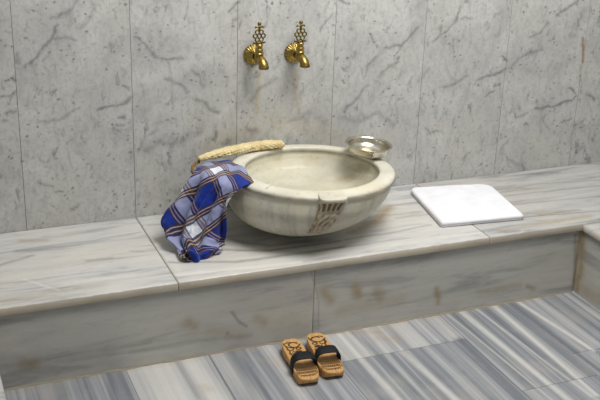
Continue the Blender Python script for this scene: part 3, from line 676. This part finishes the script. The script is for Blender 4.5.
# ------------------------------------------------------------------ folded white towel
def towel():
    Q = [np.array(p) for p in TOWEL]           # back-left, back-right, front-right, front-left on the bench
    n, m = 110, 110; V = []; T = .0235
    def at(u, v):
        # u across, v front(0)->back(1); rounded plan corners
        return (Q[3]*(1-u)+Q[2]*u)*(1-v)+(Q[0]*(1-u)+Q[1]*u)*v
    def inset(u, v, rad):
        L, Wd = .34, .37; x = (u-.5)*L; y = (v-.5)*Wd; hx, hy = L/2, Wd/2
        r = rad; dx, dy = abs(x)-(hx-r), abs(y)-(hy-r)
        if dx > 0 and dy > 0:
            k = max(dx, dy)/math.hypot(dx, dy)
            x = math.copysign(hx-r+dx*k, x); y = math.copysign(hy-r+dy*k, y)
        return x/L+.5, y/Wd+.5
    top, bot = [], []
    for i in range(n):
        for j in range(m):
            u0, v0 = i/(n-1), j/(m-1); r = .055 if (u0 > .5 and v0 > .5) else (.03 if v0 > .5 else .014)
            u, v = inset(u0, v0, r); p = at(u, v)
            d = min(u0, 1-u0, v0, 1-v0)*.34; edge = min(1, d/.012); hgt = T*(.35+.65*math.sqrt(max(0, 1-(1-edge)**2)))
            hgt += .0022*math.sin(7*u0+2)*math.sin(5*v0+1)*edge+.0012*(fbm(np.array([u0*9]), np.array([v0*9]))[0]-.5)*2*edge
            hgt -= .004*edge*(1-v0)*u0
            top.append((p[0], p[1], H+hgt))
    V = list(top); F = [f for f in grid_faces(n, m)]
    b = [i*m for i in range(n)]+[(n-1)*m+j for j in range(1, m)]+[i*m+m-1 for i in range(n-2, -1, -1)]+[j for j in range(m-2, 0, -1)]
    # fold seam: the side runs in, then out again for the lower layer
    c = at(.5, .5); prev = b; nb = len(b)
    for ins, z in ((.010, .0105), (.014, .0092), (.003, .0080), (.0, .0045), (.006, .0006)):
        idx = []
        for k in b:
            p = np.array(top[k]); dv = c[:2]-p[:2]; dv = dv/np.linalg.norm(dv)
            idx.append(len(V)); V.append((p[0]+dv[0]*ins, p[1]+dv[1]*ins, H+min(z, p[2]-H)))
        F += [(prev[(k+1) % nb], prev[k], idx[k], idx[(k+1) % nb]) for k in range(nb)]; prev = idx
    F.append(tuple(prev))
    me = mesh_pd(V, F); bm = bmesh.new(); bm.from_mesh(me); bmesh.ops.recalc_face_normals(bm, faces=bm.faces); bm.to_mesh(me); bm.free()
    o = link('folded_towel', me, M_terry)
    tag(o, 'folded white terry towel lying on the marble bench', 'towel')
towel()

# ------------------------------------------------------------------ plaid cloth over the rim
def spline(P, n):
    P = np.asarray(P, float); k = len(P); out = []
    Q = np.concatenate([[2*P[0]-P[1]], P, [2*P[-1]-P[-2]]])
    for t in np.linspace(0, k-1, n):
        i = min(int(t), k-2); f = t-i; a, b, c, d = Q[i], Q[i+1], Q[i+2], Q[i+3]
        out.append(.5*(2*b+(c-a)*f+(2*a-5*b+4*c-d)*f*f+(3*b-a-3*c+d)*f**3))
    return np.array(out)
def cloth():
    R = np.array(CLOTH); nr, nc = 190, 130
    A = np.stack([spline(R[i], nc) for i in range(len(R))]); G = np.stack([spline(A[:, j], nr) for j in range(nc)], 1)   # nr,nc,3
    du = np.gradient(G, axis=0); dv = np.gradient(G, axis=1); N = np.cross(du, dv); N /= np.linalg.norm(N, axis=2, keepdims=True)+1e-9
    if N[nr//2, nc//2, 1] > 0: N = -N
    r, c = np.meshgrid(np.linspace(0, 1, nr), np.linspace(0, 1, nc), indexing='ij')
    g = lambda q, m_, w_: np.exp(-((q-m_)/w_)**2)
    rp = np.clip((r-.22)/.4, 0, 1); cw = c+.05*np.sin(4.2*r+.4)
    dsp = -.036*rp*g(cw, .27+.10*(r-.5), .055)+.016*rp*g(cw, .12, .09)+.012*rp*g(cw, .44, .09)-.016*rp*g(cw, .66-.25*(r-.6), .05)+.012*rp*g(cw, .80, .07)-.020*rp*g(cw, .93, .035)
    dsp += -.006*g(c, .60+.5*r, .05)*np.clip(1-r*2, 0, 1)+.004*g(c, .74+.4*r, .05)*np.clip(1-r*2, 0, 1)
    dsp += (.0025+.008*rp)*(fbm(r*5+2, c*5, 3)-.47)*2+.0022*np.sin((c*6-r*5)*3)
    dsp += .007*(fbm(r*11+1, c*9+3, 3)-.45)*2*np.clip(r*4-.4, 0, 1)-.007*g(cw+.25*r, .62, .03)*np.clip(r*3-.5, 0, 1)-.006*g(cw-.35*r, .10, .03)*np.clip(r*3-.5, 0, 1)
    hem = np.clip((r-.70)/.2, 0, 1)
    dsp += hem*(.016*(fbm(r*6+4, c*6, 2)-.45)*2+.006*np.sin(c*17+r*9)+.009*np.sin(r*44+2.4*np.sin(c*6+1)))
    G2 = G+N*dsp[..., None]
    flo = H+.0025; low = np.minimum(G2[..., 2], 9)
    G2[..., 2] = np.where(low < flo, flo+.0008*fbm(r*30, c*30), low)
    # keep clear of rim and bowl
    OP = np.array(OUT[:-1]); zs = OP[::-1, 1]; ss = OP[::-1, 0]
    x = G2[..., 0]; y = G2[..., 1]; z = G2[..., 2]
    for _ in range(2):
        e = np.stack([(x-BC[0]+.068*np.clip((.5-z)/.21, 0, 9)), y-BC[1]], -1); ca = e@BU/BA; sa = e@BV/BB; s = np.hypot(ca, sa)
        lim = np.interp(np.clip(z, .2885, .519), zs[::1], ss[::1])+.012
        inner = (z < .512) & (s > .7) & (s < lim) & (r > .12)
        k = np.where(inner & (z < .506), lim/np.maximum(s, 1e-6), 1)
        x = BC[0]+(x-BC[0])*k; y = BC[1]+(y-BC[1])*k
        top_ = np.interp(s, [.79, .85, .95, 1.0, 1.02], [.5215, .5245, .5215, .512, .505])+.0028
        z = np.where((s > .79) & (s < 1.02) & (z >= .5) & (z < top_), top_, z)
    V = np.stack([x, y, z], -1).reshape(-1, 3)
    me = mesh_pd(V, grid_faces(nr, nc))
    # cloth coordinates: arc length down and across, turned so the checks hang askew
    L = np.concatenate([np.zeros((1, nc)), np.cumsum(np.linalg.norm(np.diff(G, axis=0), axis=2), 0)], 0)
    L = L.mean(1, keepdims=True)*np.ones((1, nc)); X = (c-.5)*(.20+.03*r)
    th = math.radians(PLAID[0]); per = PLAID[1]
    uu = (X*math.cos(th)+L*math.sin(th))/per; vv = (-X*math.sin(th)+L*math.cos(th))/per
    i0, j0 = int(PLAID[2]*nr), int(PLAID[3]*nc); uu += .435-uu[i0, j0]; vv += .435-vv[i0, j0]      # a crossing of two bands on the front of the drape
    uv = me.uv_layers.new(name='UVMap'); ids = np.empty(len(me.loops), np.int32); me.loops.foreach_get('vertex_index', ids)
    uv.data.foreach_set('uv', np.stack([uu.ravel()[ids], vv.ravel()[ids]], 1).astype(np.float32).ravel())
    o = link('plaid_cloth', me, M_plaid)
    md = o.modifiers.new('thickness', 'SOLIDIFY'); md.thickness = .0018; md.offset = 0
    tag(o, 'blue plaid cotton cloth draped over the left rim of the basin', 'cloth')
cloth()

# ------------------------------------------------------------------ wooden clogs
def seg_mask(P, lines):
    out = np.zeros(len(P))
    for pts, w in lines:
        Q = np.array(pts); d = np.full(len(P), 9.)
        for a, b in zip(Q[:-1], Q[1:]):
            ab = b-a; t = np.clip(((P-a)@ab)/max(ab@ab, 1e-9), 0, 1); d = np.minimum(d, np.linalg.norm(P-a-t[:, None]*ab, axis=1))
        out = np.maximum(out, np.clip((w-d)/.9+.5, 0, 1))
    return out
def arc(cx, cy, r, a0, a1, n=12):
    return [(cx+r*math.cos(math.radians(a0+(a1-a0)*i/n)), cy+r*math.sin(math.radians(a0+(a1-a0)*i/n))) for i in range(n+1)]
def clog(root, flip):
    L = .243; nt, ns = 150, 64
    tk = np.array([0, .015, .05, .12, .25, .4, .55, .68, .8, .9, .96, .99, 1.0]); wk = np.array([.010, .018, .0275, .0335, .036, .0345, .0345, .038, .0395, .0365, .0325, .0275, .0225])
    W_ = lambda t: float(np.interp(t, tk, wk))
    def side(t): return .0035*math.sin(PI*min(1, max(0, (t-.45)/.55)))*flip
    ztop = lambda t: .036+.003*math.cos(PI*min(1, t*1.6))-.004*max(0, (t-.8)/.2)**2
    def zbot(t):
        k = np.array([0, .03, .30, .37, .45, .52, .58, .90, .97, 1.0]); b = np.array([.006, .0, .0, .006, .012, .010, .0, .0, .008, .016]); return float(np.interp(t, k, b))
    V, uvs = [], []
    for i in range(nt):
        t = i/(nt-1); t = .5-.5*math.cos(PI*t)*(1) if False else t
        w = W_(t)
        for j in range(ns):
            s = -1+2*j/(ns-1); ed = max(0, (abs(s)-.9)/.1); x = s*w+side(t)
            z = ztop(t)-.0025*(1-s*s)*1.0-.0025*ed**2
            V.append((x, -t*L, z)); uvs.append((s*w*1000, t*L*1000))
    F = [f for f in grid_faces(nt, ns)]
    n0 = len(V)
    for i in range(nt):
        t = i/(nt-1); w = W_(t)*.97
        for s in (-1, 1): V.append((s*w+side(t), -t*L, zbot(t)))
    for i in range(nt-1):
        a, b = n0+2*i, n0+2*i+2
        F += [(a, b, b+1, a+1), (i*ns, (i+1)*ns, b, a)[::-1], (i*ns+ns-1, (i+1)*ns+ns-1, b+1, a+1)]
    F.append(tuple([j for j in range(ns)]+[n0+1, n0])); F.append(tuple([(nt-1)*ns+j for j in range(ns)]+[n0+2*nt-1, n0+2*nt-2])[::-1])
    P = np.array(uvs); f = flip
    # burnt-in scroll ornament, in millimetres from the heel
    O = [(arc(0, 33, 25, 20, 190), 2.6), (arc(f*4, 40, 15, 100, 330), 2.4), (arc(-f*12, 62, 11, -60, 160), 2.2), ([(-f*20, 30), (-f*10, 22), (f*6, 24), (f*16, 34)], 2.4), (arc(f*14, 66, 7, 0, 360), 2.4), ([(f*6, 84), (f*14, 86)], 6.5), ([(f*12, 84), (f*17, 90)], 3), ([(-f*22, 50), (-f*16, 78), (-f*20, 96)], 2.2), ([(-f*6, 78), (f*2, 96)], 2.0), (arc(-f*8, 100, 9, 90, 300), 2), (arc(f*16, 108, 8, 0, 270), 2),
         ([(-36, 216), (-16, 221), (0, 222), (16, 221), (36, 216)], 1.8)]
    for k in range(-5, 6): O.append(([(k*6.4, 176), (k*6.4+2, 196)], 2.6))
    for k in range(-4, 5): O.append((arc(k*7.4, 207, 4.6, 0, 300), 1.8))
    for k in range(-2, 3): O.append((arc(k*10, 228, 4.4, 180, 360), 1.4))
    O = [([(x*1.1, y*.95) for x, y in pts], w_*1.15) for pts, w_ in O[:11]]+O[11:]
    O = [(p_, w_*(.95 if q_ < 11 else .95)) for q_, (p_, w_) in enumerate(O)]; m = seg_mask(P, O)
    c = np.concatenate([m, np.zeros(len(V)-n0)])
    V = np.array(V); V[:n0, 2] -= .0008*m
    me = mesh_pd(V, F); attr(me, 'carve', c)
    bm = bmesh.new(); bm.from_mesh(me); bmesh.ops.recalc_face_normals(bm, faces=bm.faces); bm.to_mesh(me); bm.free()
    link('wooden_sole', me, M_wood, root)
    # strap: arch from side to side over the forefoot
    V = []; na, nw = 60, 14
    for i in range(na):
        u = i/(na-1); a = PI*(1-u)
        for j in range(nw):
            v = j/(nw-1); t = .595+.14*v+.015*math.sin(a)
            w = W_(min(1, t))+.0026
            x = math.copysign(abs(math.cos(a))**.62, math.cos(a))*w+side(t)
            hz = .038*(1-.20*v)
            z = .012+.022*min(1, math.sin(a)*4)+hz*math.sin(a)**.8+.0015*math.sin(v*PI)
            V.append((x, -t*L, z))
    o = link('strap', mesh_pd(V, grid_faces(na, nw)), M_strap, root)
    md = o.modifiers.new('thickness', 'SOLIDIFY'); md.thickness = .003; md.offset = 0
c1 = empty('wooden_clog', (.4015, -.610, .0004), 'left clog of the carved wooden pair on the floor, nearer the camera', 'clog', 'pair of wooden bath clogs', math.radians(-6))
clog(c1, 1)
c2 = empty('wooden_clog', (.496, -.600, .0004), 'right clog of the carved wooden pair on the floor, nearer the riser', 'clog', 'pair of wooden bath clogs', math.radians(-6))
clog(c2, -1)

# ------------------------------------------------------------------ light, world, camera
w = bpy.data.worlds.new('room_light'); bpy.context.scene.world = w; w.use_nodes = True
bg = w.node_tree.nodes['Background']; bg.inputs[0].default_value = WORLD[0]; bg.inputs[1].default_value = WORLD[1]
for nm, loc, tgt, size, power, col in LIGHTS:
    l = bpy.data.lights.new(nm, 'AREA'); l.energy = power; l.size = size; l.color = col
    o = bpy.data.objects.new(nm, l); C.objects.link(o); o.location = loc
    o.rotation_euler = (Vector(tgt)-Vector(loc)).to_track_quat('-Z', 'Y').to_euler()

cam = bpy.data.cameras.new('camera'); co_ = bpy.data.objects.new('camera', cam); C.objects.link(co_)
cam.sensor_width = 36; cam.lens = 1014.30242*36/600; cam.clip_start = .05
co_.location = (-.746521, -3.389023, 1.737492)
co_.rotation_euler = (1.19247468, -.0316198, -.38607823)
sc = bpy.context.scene; sc.camera = co_
sc.view_settings.view_transform = 'Standard'; sc.view_settings.look = 'None'; sc.view_settings.exposure = EXPO; sc.view_settings.gamma = 1; sc.view_settings.use_curve_mapping = False
sc.cycles.max_bounces = 8; sc.cycles.transparent_max_bounces = 12
try: sc.cycles.use_denoising = True
except Exception: pass
